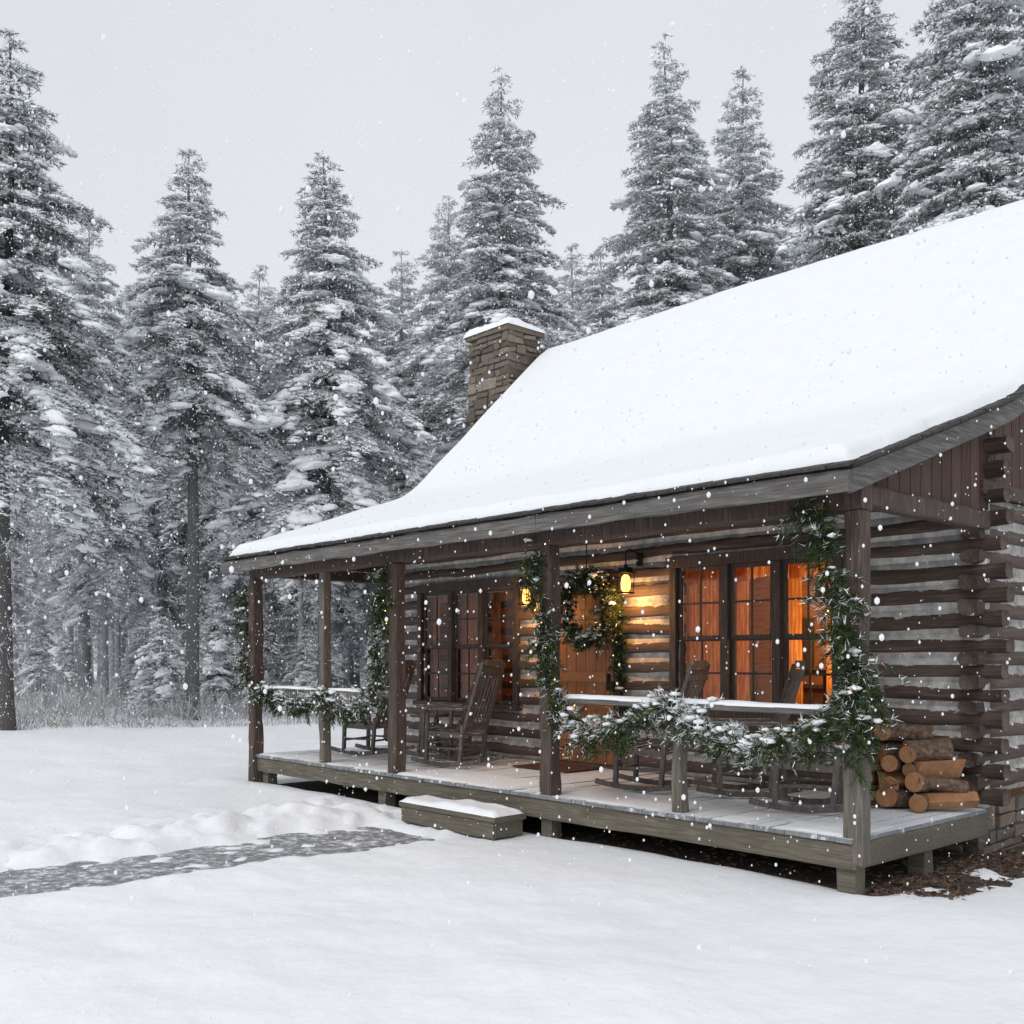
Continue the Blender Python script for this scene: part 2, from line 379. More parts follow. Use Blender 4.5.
# foundation and chimney
w=MB(); w.stones(-UE+.12,-.06,WV+.04,9.1,-.1,.42,0,1); w.build('stone_foundation',['stone','mortar'],cab,False,.012)
w=MB(); w.stones(-10.2,-9.16,4.86,5.62,0,7.25,0,1); w.box((-9.68,5.24,7.31),(1.14,.86,.1),0,None,.01); w.build('chimney',['stone','mortar'],cab,False,.014)
def mound(x0,x1,y0,y1,z,h,name,seed=1,par=None,base=-.02,rw=.2,mat='snow'):
    n=26; X,Y=np.meshgrid(np.linspace(x0,x1,n),np.linspace(y0,y1,n),indexing='ij')
    d=np.minimum(np.minimum(X-x0,x1-X),np.minimum(Y-y0,y1-Y)); H=h*(1+.8*fbm(X*3,Y*3,seed))*np.sqrt(np.clip(d/rw,0,1)); H=np.where(d<.001,base,H)
    V=np.stack([X,Y,z+H],-1).reshape(-1,3); I=np.arange(n*n).reshape(n,n); F=np.stack([I[:-1,:-1],I[1:,:-1],I[1:,1:],I[:-1,1:]],-1).reshape(-1,4)
    return obj(name,rawmesh(name,V,F,np.zeros(len(F)),[mat],np.ones(len(F),bool)),parent=par)
mound(-10.28,-9.08,4.78,5.7,7.36,.15,'chimney_snow',2,cab,-.03,.25)
# roof snow
nu=230
VS0=VE+.02
uu,vv=np.meshgrid(np.linspace(U0+.0,U1+.0,nu),np.concatenate([VS0+1.2*np.linspace(0,1,70)**1.6,np.linspace(VS0+1.2,VB,121)[1:],[VB+.02]]),indexing='ij')
nv=uu.shape[1]
d1=np.minimum(uu-U0-.02-.05*(vn(vv*3,vv*0,3)+.5),U1-uu-.01-.03*(vn(vv*3,vv*0,4)+.5)); d2=np.minimum(vv-VS0-.035*(fbm(uu*2.5,uu*0,6,3)+.5),VB-vv); d=np.minimum(d1,d2)
H=.135*(1+.35*fbm(uu*.5,vv*.5,2,3)+.06*fbm(uu*3,vv*3,9,3))*np.clip(d/.10,0,1)**.5
rid=np.exp(-((vv-VR)/.18)**2)*-.05
H=np.where(d<=0,-.025,H+rid)
V=np.stack([-uu,vv,ztop(vv)+H],-1).reshape(-1,3); I=np.arange(nu*nv).reshape(nu,nv); F=np.stack([I[:-1,:-1],I[:-1,1:],I[1:,1:],I[1:,:-1]],-1).reshape(-1,4)
obj('roof_snow',rawmesh('roof_snow',V,F,np.zeros(len(F)),['roofsnow'],np.ones(len(F),bool)),parent=cab)
# interior shell
w=MB()
w.b2(.2,UE-.2,5.0,5.05,.4,3.05,0); w.b2(.15,.2,WV+.1,5.05,.4,3.05,0); w.b2(UE-.2,UE-.15,WV+.1,5.05,.4,3.05,0); w.b2(.15,UE-.15,WV+.1,5.05,.42,.46,0); w.b2(.15,UE-.15,WV+.1,5.05,3.0,3.05,0)
w.b2(5.4,5.45,WV+.1,5.0,.46,3.0,0)
w.b2(2.0,2.8,4.7,4.99,.46,1.9,1); w.b2(3.4,4.0,4.95,4.99,1.5,2.2,1); w.b2(1.0,1.5,4.95,4.99,1.4,2.3,1); w.b2(4.2,4.7,3.9,4.9,.46,1.5,1); w.b2(3.0,4.4,3.0,3.6,1.1,1.16,1)
for k in range(5): w.b2(.6+k*.55,.62+k*.55+.28,4.94,4.99,1.75+.1*(k%2),2.2+.12*(k%3),1)
w.b2(.5,3.6,4.75,4.99,1.3,1.34,1); w.b2(1.9,2.02,2.9,3.02,.46,1.5,1); w.b2(1.75,2.15,2.75,3.15,1.5,1.56,1)
w.build('interior_room',['inside','frame'],cab)
# windows
def window(o,name,nunit,full=()):
    u0,u1,z0,z1=o; fr=MB(); v0=WV-.06; g=MB()
    fr.b2(u0-.09,u0-.002,v0,WV+.1,z0-.02,z1+.002,0); fr.b2(u1+.002,u1+.09,v0,WV+.1,z0-.02,z1+.002,0)
    fr.b2(u0-.13,u1+.13,v0-.012,WV+.1,z1+.003,z1+.12,0); fr.b2(u0-.13,u1+.13,v0-.05,WV+.1,z0-.09,z0-.022,0)
    W=(u1-u0)/nunit
    for i in range(nunit):
        a=u0+i*W;b=a+W
        if i: fr.b2(a-.045,a+.045,v0+.004,WV+.1,z0-.02,z1,0)
        a+=.05 if i else .005; b-=.05 if i<nunit-1 else .005
        zm=(z0+z1)/2
        for (za,zb,vv0) in ((z0-.015,zm,WV+.015),(zm-.03,z1,WV-.012)):
            vv1=vv0+.027-.003; t=.045
            fr.b2(a,a+t,vv0,vv1,za,zb,0); fr.b2(b-t,b,vv0,vv1,za,zb,0); fr.b2(a+t,b-t,vv0,vv1,za,za+t,0); fr.b2(a+t,b-t,vv0,vv1,zb-t,zb,0)
            m=(a+b)/2; fr.b2(m-.011,m+.011,vv0+.004,vv1-.004,za+t,zb-t,0)
            zc=(za+zb)/2; fr.b2(a+t,m-.012,vv0+.005,vv1-.005,zc-.011,zc+.011,0); fr.b2(m+.012,b-t,vv0+.005,vv1-.005,zc-.011,zc+.011,0)
            g.add([(-(a+t),vv0+.012,za+t),(-(b-t),vv0+.012,za+t),(-(b-t),vv0+.012,zb-t),(-(a+t),vv0+.012,zb-t)],[(3,2,1,0)],0)
    g.build(name+'_glass',['glass'],cab)
    fr.build(name+'_frame',['frame'],cab,False,.004)
    c=MB()
    for i in range(nunit):
        a=u0+i*W+.03;b=a+W-.06
        sp=((a,a+.15),(b-.15,b)) if i not in full else ((a,b),)
        for (s0,s1) in sp:
            n=26 if i not in full else 90; V=[];F=[]
            for k in range(n):
                t=k/(n-1)
                for zz in (z1+.02,zm+.1,z0+.02): V.append((-(s0+(s1-s0)*t),WV+.15+.018*math.sin(t*20*(n/26)+zz*2)+.006*math.sin(t*57+zz*3),zz))
            for k in range(n-1):
                for j in range(2): F.append((k*3+j,k*3+j+1,(k+1)*3+j+1,(k+1)*3+j))
            c.add(V,F,0)
    V=[];F=[];n=160
    for k in range(n):
        t=k/(n-1); V+= [(-(u0+(u1-u0)*t),WV+.13+.015*math.sin(t*120),z1+.02),(-(u0+(u1-u0)*t),WV+.13+.02*math.sin(t*120),z1-.16+.02*math.sin(t*17))]
    for k in range(n-1): F.append((k*2,k*2+1,k*2+3,k*2+2))
    c.add(V,F,0); c.build(name+'_curtains',['curtain'],cab,True)
window(wins[0],'front_window',3,(2,)); window(wins[1],'side_porch_window',3,(1,))
# door
w=MB(); u0,u1,z0,z1=door
w.b2(u0-.1,u0-.002,WV-.06,WV+.1,z0,z1,1); w.b2(u1+.002,u1+.1,WV-.06,WV+.1,z0,z1,1); w.b2(u0-.13,u1+.13,WV-.07,WV+.1,z1+.003,z1+.12,1); w.b2(u0,u1,WV-.05,WV+.06,z0,z0+.03,1)
for i in range(6):
    a=u0+.01+i*(.98/6); w.b2(a+.003,a+.98/6-.003,WV+.01,WV+.05,z0+.035,z1-.005,0)
for zz in (.75,1.45,2.2): w.b2(u0+.03,u1-.03,WV-.012,WV+.009,zz-.06,zz+.06,0)
w.b2(u0+.08,u0+.12,WV-.05,WV-.013,1.3,1.5,2)
w.build('front_door',['door','frame','iron'],cab,False,.005)
M['mat']=flat('mat_fibre',(.09,.03,.02),1)
w=MB(); w.b2(u0+.05,u1-.05,1.35,1.95,DZ+.006,DZ+.024,0,.004); w.build('door_mat',['mat'],cab,False,.004)
# ------------------------------------------------------------------ step
st=empty('porch_step',(CX,CY,0),TH)
SA0,SA1=3.35,4.85
w=MB(); w.rough((-SA0,-.33,.175),(-SA1,-.33,.175),.40,.055,0,.003); w.rough((-SA0-.03,-.50,.07),(-SA1+.03,-.50,.07),.04,.15,0,.003); w.b2(SA0+.03,SA0+.07,-.475,-.15,.0,.145,0); w.b2(SA1-.07,SA1-.03,-.475,-.15,.0,.145,0)
w.build('step_tread',['rim'],st); mound(-SA1,-SA0,-.53,-.14,.203,.05,'step_snow',7,st,-.004,.06)
# ------------------------------------------------------------------ lanterns
def lantern(u,v,z,en):
    e=empty('porch_lantern',L(u,v,z),TH); w=MB()
    w.box((0,0,.115),(.17,.17,.015),0); w.box((0,0,.145),(.11,.11,.045),0); w.box((0,0,-.115),(.14,.14,.02),0); w.box((0,0,.185),(.03,.03,.04),0)
    for x in (-.06,.06):
        for y in (-.06,.06): w.beam((x,y,-.1),(x*1.15,y*1.15,.11),.009,.009,0)
    w.tube([(0,0,.2),(0,0,.36)],.006,6,0); w.tube([(0,0,.34),(0,.06,.37),(0,.16,.36),(0,.24,.3)],.009,6,0); w.box((0,.235,.27),(.08,.02,.14),0)
    w.build('lantern_frame',['iron'],e)
    b=MB(); b.tube([(0,0,-.10),(0,0,-.07),(0,0,.0),(0,0,.06),(0,0,.09)],[.03,.052,.054,.045,.02],12,0); b.build('lantern_bulb',['bulb'],e,True)
    l=bpy.data.lights.new('lantern_light','POINT'); l.energy=en; l.color=(1,.47,.14); l.shadow_soft_size=.05; lo=bpy.data.objects.new('lantern_light',l); COL.objects.link(lo); lo.parent=e; lo.location=(0,-.02,-.2)
lantern(3.84,1.84,2.52,19); lantern(5.46,1.84,2.45,16)
def plight(name,u,v,z,en,r=.12,col=(1,.54,.19)):
    l=bpy.data.lights.new(name,'POINT'); l.energy=en; l.color=col; l.shadow_soft_size=r; lo=bpy.data.objects.new(name,l); COL.objects.link(lo); lo.parent=cab; lo.location=(-u,v,z)
plight('room_lamp_light',2.6,4.1,2.4,70); plight('room_lamp_light_b',1.55,3.0,1.8,60); plight('back_room_light',7.0,4.0,2.0,13,.12,(1,.42,.16))
w=MB(); w.tube([(-1.55,3.0,2.02),(-1.55,3.0,2.12),(-1.55,3.0,2.25)],[.12,.10,.05],14,0); w.tube([(-1.55,3.0,2.26),(-1.55,3.0,3.0)],.008,6,1); w.build('hanging_room_lamp',['bulb','iron'],cab,True)
# ------------------------------------------------------------------ rocking chairs
def chairmesh():
    w=MB()
    for y in (-.27,.27):
        pts=[(x,y,.03+.22*x*x+(.02*abs(x))) for x in np.linspace(-.5,.45,12)]
        for p,q in zip(pts[:-1],pts[1:]): w.beam(p,q,.035,.05,0)
        w.beam((.24,y,.06),(.22,y,.66),.045,.045,0)
        w.beam((-.22,y,.06),(-.26,y,.5),.045,.045,0)
        w.beam((-.24,y*.96,.36),(-.52,y*.96,1.22),.045,.04,0)
        w.box((.0,y*1.08,.68),(.6,.1,.025),0)
        w.beam((.23,y,.22),(-.23,y,.22),.025,.025,0); w.beam((.23,y,.39),(-.25,y,.37),.03,.06,0)
    for x in (.24,-.22): w.beam((x,-.27,.2),(x,.27,.2),.025,.025,0)
    for i in range(7):
        x=.25-i*.078; w.box((x,0,.425-.02*i*.5),(.066,.54,.02),0)
    for y in np.linspace(-.2,.2,6): w.beam((-.27,y,.42),(-.525,y,1.16),.04,.014,0)
    w.beam((-.50,-.27,1.12),(-.50,.27,1.12),.03,.11,0); w.beam((-.53,-.2,1.22),(-.53,.2,1.22),.028,.07,0); w.beam((-.29,-.25,.5),(-.29,.25,.5),.03,.05,0)
    return w
cm=chairmesh().build('rocking_chair',['chair'],None,False,.005); cme=cm.data; bpy.data.objects.remove(cm)
for u,v,r in ((5.75,.95,200),(7.6,1.0,200),(6.55,1.45,215),(2.75,.95,200),(.95,.90,205),(1.9,1.3,222)):
    o=obj('rocking_chair',cme,L(u,v,DZ+.012),TH+math.radians(r)); b=o.modifiers.new('b','BEVEL'); b.width=.005
w=MB(); w.tube([(0,0,.5),(0,0,.53)],.26,20,0)
for k in range(4):
    t=math.pi/4+k*math.pi/2; w.beam((.13*math.cos(t),.13*math.sin(t),.5),(.2*math.cos(t),.2*math.sin(t),0),.035,.035,0)
w.beam((-.13,-.13,.2),(.13,.13,.2),.02,.02,0); w.beam((-.13,.13,.21),(.13,-.13,.21),.02,.02,0)
tb=w.build('side_table',['chair']); tb.location=L(7.1,1.6,DZ+.01)
# ------------------------------------------------------------------ firewood
fw=empty('firewood_stack',L(.50,1.70,DZ),TH); w=MB()
z=.09
for ri,n in enumerate((6,6,5,5,3)):
    for k in range(n):
        x=(k-(n-1)/2)*.155+random.uniform(-.035,.035)-(.02*ri); r=random.uniform(.058,.098); an=random.uniform(-.35,.5)
        if k==n-1: an=random.uniform(.5,1.0)
        ln=.17+.09*random.random(); dx=math.sin(an)*ln;dy=math.cos(an)*ln; tz=random.uniform(-.03,.03)
        yo=random.uniform(-.09,-.0)
        p0=(x-dx,yo-dy,z-tz+random.uniform(-.015,.02));p1=(x+dx,dy+yo,z+tz)
        if random.random()<.3 and ri<4: w.tube([p0,p1],[r*1.2,r*1.1],random.choice((3,4,5)),1,True,1,random.random()*3)
        else: w.tube([p0,((p0[0]+p1[0])/2+random.uniform(-.01,.01),(p0[1]+p1[1])/2,(p0[2]+p1[2])/2),p1],[r,r*.93,r*1.03],14,0,True,1,random.random())
    z+=.138
w.build('split_logs',['fbark','fend'],fw,False,.006)
# ------------------------------------------------------------------ blades
def blades(P,D,ln,wd):
    n=len(P); D=D/np.linalg.norm(D,axis=1,keepdims=True); S=np.cross(D,RNG.normal(size=(n,3))); S/=np.linalg.norm(S,axis=1,keepdims=True)
    ln=np.asarray(ln).reshape(-1,1);wd=np.asarray(wd).reshape(-1,1)
    V=np.stack([P-S*wd*.5,P+S*wd*.5,P+D*ln],1); return V.reshape(-1,3)
def catmull(pts,step):
    pts=np.array(pts,float); seg=np.linalg.norm(np.diff(pts,axis=0),axis=1); t=np.concatenate([[0],np.cumsum(seg)]); n=max(4,int(t[-1]/step)); q=np.linspace(0,t[-1],n)
    out=np.stack([np.interp(q,t,pts[:,i]) for i in range(3)],1)
    for _ in range(6): out[1:-1]=(out[:-2]+2*out[1:-1]+out[2:])/4
    return out,t[-1]
def octa(P,r):
    base=np.array([(1,0,0),(-1,0,0),(0,1,0),(0,-1,0),(0,0,1),(0,0,-1)],float); F=np.array([(0,2,4),(2,1,4),(1,3,4),(3,0,4),(2,0,5),(1,2,5),(3,1,5),(0,3,5)])
    V=P[:,None,:]+base[None]*np.asarray(r).reshape(-1,1,1) if np.ndim(r)<2 else P[:,None,:]+base[None]*r[:,None,:]
    return V.reshape(-1,3),(F[None]+6*np.arange(len(P))[:,None,None]).reshape(-1,3)
import bmesh
def ico(sub):
    bm=bmesh.new(); bmesh.ops.create_icosphere(bm,subdivisions=sub,radius=1); v=np.array([q.co[:] for q in bm.verts]); f=np.array([[x.index for x in q.verts] for q in bm.faces]); bm.free(); return v,f
IV,IF=ico(2); JV,JF=ico(1)
def lumps(P,r,jit=.15):
    J=1+RNG.normal(0,jit,(len(P),len(IV),1)); V=P[:,None,:]+IV[None]*J*r[:,None,:]
    return V.reshape(-1,3),(IF[None]+len(IV)*np.arange(len(P))[:,None,None]).reshape(-1,3)
def garland(name,pts,rad,spm=95,snow=.12,lights=14,ln=.055,wd=.006,nps=42,hang=.35):
    """pine boughs: short sprigs bound along a line, each with needles set at an angle"""
    C,T=catmull([(-p[0],p[1],p[2]) for p in pts],.03); ns=int(T*spm)
    idx=RNG.random(ns)*(len(C)-1); i0=idx.astype(int); f=(idx-i0)[:,None]; O=C[i0]*(1-f)+C[np.minimum(i0+1,len(C)-1)]*f
    tan=C[np.minimum(i0+1,len(C)-1)]-C[i0]; tan/=np.linalg.norm(tan,axis=1,keepdims=True)+1e-9
    O=O+RNG.normal(size=(ns,3))*rad*.25
    dr=RNG.normal(size=(ns,3)); dr-=tan*(np.sum(dr*tan,1)[:,None])*.6; dr/=np.linalg.norm(dr,axis=1,keepdims=True)
    dr=dr+tan*.55*np.where(RNG.random((ns,1))<.75,1,-1); dr[:,2]-=hang*RNG.random(ns); dr/=np.linalg.norm(dr,axis=1,keepdims=True)
    Ls=rad*(.50+.70*RNG.random(ns)**1.3)*(1+.55*fbm(idx*.11,idx*0,int(T*10)%7,2))
    n=ns*nps; sid=np.repeat(np.arange(ns),nps); t=np.tile(np.linspace(.05,1,nps),ns); bend=np.array((0,0,-.25))
    Pn=O[sid]+dr[sid]*(Ls[sid]*t)[:,None]+bend*(Ls[sid]*t*t)[:,None]
    sd=RNG.normal(size=(n,3)); d0=dr[sid]; sd-=d0*np.sum(sd*d0,1)[:,None]; sd/=np.linalg.norm(sd,axis=1,keepdims=True)
    D=d0*.75+sd*.7
    V=blades(Pn,D,ln*(.7+.6*RNG.random(n)),wd*(.8+.5*RNG.random(n)))
    lightspr=RNG.random(ns)<.25
    upness=np.clip(dr[:,2]*.5+(O[:,2]-C[i0,2])/rad*.6+.5,0,1.4)
    sn=np.clip(snow*2.0*(upness+1.4*vn(idx*.25,idx*0,3)),0,.9)
    mi=np.where(RNG.random(n)<.15,1,lightspr[sid].astype(int)); mi=np.where(RNG.random(n)<sn[sid]*(.25+.75*t),2,mi)
    F=np.arange(3*n).reshape(-1,3); parts=[(V,F,mi)]
    parts.append((blades(O,dr,Ls,np.full(ns,.006)),np.arange(3*ns).reshape(-1,3),np.full(ns,1)))
    m=(RNG.random(ns)<snow*1.6)&(upness>.55)
    if m.sum():
        r=.011+.020*RNG.random(m.sum()); v,f_=lumps(O[m]+dr[m]*(Ls[m]*.55)[:,None]+np.array((0,0,.014)),np.stack([r*1.7,r*1.5,r*.7],1),.22); parts.append((v,f_,np.full(len(f_),2)))
    k=int(lights)
    if k>0:
        ii=RNG.integers(0,len(C),k); v,f_=octa(C[ii]+RNG.normal(size=(k,3))*rad*.5,np.full(k,.008)); parts.append((v,f_,np.full(len(f_),3)))
        ii=RNG.integers(0,len(C),k); v,f_=octa(C[ii]+RNG.normal(size=(k,3))*rad*.5,np.full(k,.012)); parts.append((v,f_,np.full(len(f_),4)))
    off=0;VV=[];FF=[];MM=[]
    for v,f_,m_ in parts: VV.append(v);FF.append(f_+off);MM.append(m_);off+=len(v)
    me=rawmesh(name,np.concatenate(VV),np.concatenate(FF),np.concatenate(MM),['green','green2','tsnow','fairy','berry'])
    return obj(name,me,(CX,CY,0),TH)
garland('pine_garland',[(.42,-.12,2.82),(.22,-.14,2.62),(.12,-.16,2.3),(.03,-.17,1.95),(-.02,-.17,1.7),(-.05,-.16,1.45),(-.02,-.14,1.15)],.19,190,.14,8)
garland('pine_garland',[(-.04,-.12,1.65),(-.12,-.1,1.35),(-.06,-.1,.95)],.20,170,.30,0)
garland('pine_garland',[(.02,-.1,1.28),(.45,-.12,1.05),(.85,-.12,.97),(1.25,-.12,1.07),(1.55,-.12,1.27),(1.75,-.12,1.27),(2.1,-.12,1.08),(2.5,-.12,.97),(2.8,-.12,1.07)],.19,170,.34,0)
garland('pine_garland',[(3.3,-.1,2.72),(3.22,-.12,2.35),(3.1,-.12,2.0),(3.16,-.12,1.7),(3.05,-.12,1.45),(2.9,-.12,1.25),(2.75,-.1,1.1)],.17,150,.15,10)
garland('pine_garland',[(5.75,-.1,2.72),(5.72,-.12,2.3),(5.85,-.12,1.9),(5.8,-.12,1.5),(5.95,-.1,1.25)],.16,130,.15,6,.06,.009,30)
garland('pine_garland',[(8.95,-.15,2.65),(8.97,-.15,2.3),(8.9,-.15,1.9),(8.9,-.15,1.5),(8.7,-.12,1.3)],.16,110,.2,3,.06,.010,28)
garland('pine_garland',[(8.6,-.1,1.27),(8.0,-.1,1.1),(7.4,-.1,1.1),(7.1,-.1,1.28),(6.7,-.1,1.05),(6.3,-.1,1.05),(5.95,-.1,1.3)],.17,115,.32,0,.06,.010,28)
garland('pine_garland',[(4.75,WV-.15,2.55),(4.3,WV-.12,2.52),(4.12,WV-.12,2.3),(4.1,WV-.12,1.9),(4.12,WV-.12,1.5),(4.08,WV-.12,1.1)],.11,130,.04,10,.05,.008,30)
ang=np.linspace(0,2*math.pi,40); wu,wv,wz=4.5,1.9,2.27
garland('christmas_wreath',[(wu+.36*math.cos(a),wv,wz+.39*math.sin(a)) for a in ang],.135,230,.09,20,.05,.008,34,.1)
w=MB(); w.tube([(-wu,wv,wz+.38),(-wu,wv,3.1)],.007,6,0); o=w.build('wreath_hook',['iron'],cab)
# ------------------------------------------------------------------ trees
def conifer(name,H,R,cb,seed,load=.5,r0=None,dens=1.0,dead=4,frost=.58,lod=False):
    rg=np.random.default_rng(seed); VV=[];FF=[];MM=[];SS=[]; off=[0]; K=1.5 if lod else 1.0
    BV,BF=(JV,JF) if lod else (IV,IF)
    def put(v,f,m,s=False):
        VV.append(v);FF.append(f+off[0]);MM.append(np.full(len(f),m));SS.append(np.full(len(f),s)); off[0]+=len(v)
    r0=r0 or H*.0125; k=10;n=14; ph=rg.random()*6
    zz=np.linspace(-.3,H,n); cx=.10*np.sin(zz*.35+ph)*zz/H*1.5; cy=.10*np.cos(zz*.3+ph)*zz/H*1.5
    V=[]
    for i in range(n):
        r=r0*(1-zz[i]/H)**.8+.010
        if i==0:r*=1.3
        for j in range(k): V.append((cx[i]+r*math.cos(2*math.pi*j/k),cy[i]+r*math.sin(2*math.pi*j/k),zz[i]))
    F=[]
    for i in range(n-1):
        for j in range(k):
            a=i*k+j;b=i*k+(j+1)%k;c=b+k;d=a+k; F+=[(a,b,c),(a,c,d)]
    put(np.array(V),np.array(F),1,True)
    def tc(z): return np.interp(z,zz,cx),np.interp(z,zz,cy)
    zb=H*cb; z=zb; 
    DP=[];DD=[];DL=[];DW=[];SP_=[];SD=[];SL=[];SW=[];LP=[];LD=[];LL=[];LW=[]; blob=[]
    while z<H-.12:
        t=(z-zb)/(H-zb); nb=int(rg.integers(6,9)) if t<.9 else 5
        a0=rg.random()*6.28
        if t<.22: nb=int(rg.integers(3,6))
        prof=(1-t)**.78*(.72+.28*min(1,t/.12)); lv=.80+.40*rg.random()
        for b in range(nb):
            if rg.random()<.11: continue
            az=a0+b*6.283/nb+rg.normal(0,.25); Lb=max(.16,R*prof*lv*(.58+.62*rg.random())); 
            up=.12+.60*t+rg.normal(0,.09); dr=.34+.38*(1-t)+.10*rg.random()
            dh=np.array((math.cos(az),math.sin(az),0)); lat=np.array((-dh[1],dh[0],0)); bx,by=tc(z); base=np.array((bx,by,z+rg.normal(0,.10)))
            ld=load*(.3+1.35*rg.random()**1.5); heavy=rg.random()<.26 and t<.85
            if t<.6: ld*=1.2
            dd=dr+ld*.12+(.12 if heavy else 0)
            sN=max(3,int(Lb/.085*dens/K)); s=np.linspace(.12,1,sN)+rg.normal(0,.01,sN)
            cen=base+dh*(s*Lb)[:,None]; cen[:,2]+=up*s*Lb-dd*(s**2)*Lb
            m=4; sl=np.linspace(0,1,m+1); lc=base+dh*(sl*Lb)[:,None]; lc[:,2]+=up*sl*Lb-dd*sl**2*Lb
            for q in range(m):
                d=lc[q+1]-lc[q]; LP.append(lc[q]);LD.append(d);LL.append(np.linalg.norm(d)*1.25);LW.append((.045*Lb/2+.012)*(1-.6*q/m))
            for sgn in (-1,1):
                tl=np.minimum(.8,(.50*(Lb*(1-s))+.14)*(.7+.6*rg.random(sN)))*np.clip(s*3,.3,1)
                td=dh*.75+lat*sgn*(.75+.3*rg.random((sN,1)))+np.array((0,0,-.18))+rg.normal(0,.13,(sN,3)); td/=np.linalg.norm(td,axis=1,keepdims=True)
                mm=np.maximum(1,(tl/.075/K).astype(int)); rep=np.repeat(np.arange(sN),mm*2); f=rg.random(len(rep))
                P=cen[rep]+td[rep]*(tl[rep]*f)[:,None]; P[:,2]-=(.25*tl[rep]*f*f)
                D=td[rep]*.7+rg.normal(0,.5,(len(rep),3))+np.array((0,0,-.12))
                DP.append(P);DD.append(D);DL.append((.08+.09*rg.random(len(rep)))*K**.5);DW.append((.018+.018*rg.random(len(rep)))*K)
                ms=rg.random(len(rep))<(frost+.5*ld); P2=P[ms]+np.array((0,0,.03)); D2=td[rep][ms]+rg.normal(0,.35,(ms.sum(),3)); D2[:,2]=D2[:,2]*.35
                SP_.append(P2);SD.append(D2);SL.append((.07+.10*rg.random(len(P2)))*K**.5);SW.append((.030+.055*rg.random(len(P2))*(.5+ld))*K)
            nbk=int((Lb*ld*(8 if not heavy else 13)+rg.random())/(2.2 if lod else 1))
            for _ in range(nbk):
                q=.22+.78*rg.random()**(.7 if not heavy else .5); wdt=.42*Lb*(1-q)+.06; yo=rg.normal(0,.45)*wdt; c=base+dh*q*Lb+lat*yo; c[2]+=up*q*Lb-dd*q*q*Lb+.025-abs(yo)*.25
                rr=(.045+.10*rg.random()**1.8)*(.55+.7*ld)*min(1.15,.45+Lb/2.5)*(1.4 if heavy else 1)*(1.3 if lod else 1)
                blob.append((c,rr,az+rg.normal(0,.5)))
        z+=(.25+.14*rg.random())*(1.15 if lod else 1)
    if dead:
        z=H*.1
        while z<zb:
            for _ in range(dead):
                az=rg.random()*6.28; Lb=(.5+1.9*rg.random())*min(1,z/zb+.3); p=np.array((*tc(z),z)); d=np.array((math.cos(az),math.sin(az),.1-.35*rg.random()))
                m=7
                for q in range(m):
                    LP.append(p.copy());LD.append(d.copy());LL.append(Lb/m*1.3);LW.append(.022*(1-q/m)+.005)
                    for _ in range(6 if not lod else 4):
                        e=d+rg.normal(0,.65,3); DP.append(p[None]+d*rg.random()*.2);DD.append(e[None]);DL.append(np.array([.12+.22*rg.random()]));DW.append(np.array([.009*K]))
                        SP_.append(p[None]+d*rg.random()*.2+np.array((0,0,.015)));SD.append(e[None]);SL.append(np.array([.12+.26*rg.random()]));SW.append(np.array([.014*K]))
                    p+=d*Lb/m; d=d+rg.normal(0,.13,3)
            z+=.22+.25*rg.random()
    def bl(P,D,l,w_,m):
        P=np.concatenate(P) if P[0].ndim==2 else np.array(P); D=np.concatenate(D) if D[0].ndim==2 else np.array(D); l=np.concatenate([np.atleast_1d(x) for x in l]); w_=np.concatenate([np.atleast_1d(x) for x in w_])
        v=blades(P,D,l,w_); put(v,np.arange(len(v)).reshape(-1,3),m)
    bl(DP,DD,DL,DW,0); bl(SP_,SD,SL,SW,2); bl(LP,LD,LL,LW,1)
    if blob:
        C=np.array([b[0] for b in blob]); Rr=np.array([b[1] for b in blob]); Az=np.array([b[2] for b in blob]); nbk=len(blob)
        J=1+rg.normal(0,.2,(nbk,len(BV))); U=BV[None]*J[:,:,None]; sx=1.1+1.0*rg.random(nbk)
        X=U[:,:,0]*sx[:,None]; Y=U[:,:,1]; Z=U[:,:,2]*.6; Z=np.where(Z<0,Z*.4,Z)
        c=np.cos(Az)[:,None]; s_=np.sin(Az)[:,None]
        V=np.stack([X*c-Y*s_,X*s_+Y*c,Z-X*.25],-1)*Rr[:,None,None]+C[:,None,:]
        put(V.reshape(-1,3),(BF[None]+len(BV)*np.arange(nbk)[:,None,None]).reshape(-1,3),2,True)
    return rawmesh(name,np.concatenate(VV),np.concatenate(FF),np.concatenate(MM),['needle','bark','tsnow'],np.concatenate(SS))
T=[conifer('pine_a',16,3.2,.38,1,.68,dead=2),conifer('pine_b',15.5,2.8,.43,2,.66,dead=2),conifer('pine_c',16,2.9,.36,3,.78,dead=2),conifer('pine_d',19.5,3.9,.2,4,.52,dead=3),conifer('pine_e',18,3.4,.26,5,.6,dead=3)]
TL=[conifer('far_pine_a',16,3.0,.34,21,.7,lod=True,dead=3),conifer('far_pine_b',15.5,2.7,.45,22,.64,lod=True,dead=2),conifer('far_pine_c',18,3.2,.28,23,.66,lod=True,dead=3)]
Y1=conifer('young_pine_a',5,1.4,.04,6,.8,None,1.0,0); Y2=conifer('young_pine_b',3.4,1.15,.03,8,.9,None,1.0,0)
def px(x,Yd): return (x-512)/1029*Yd
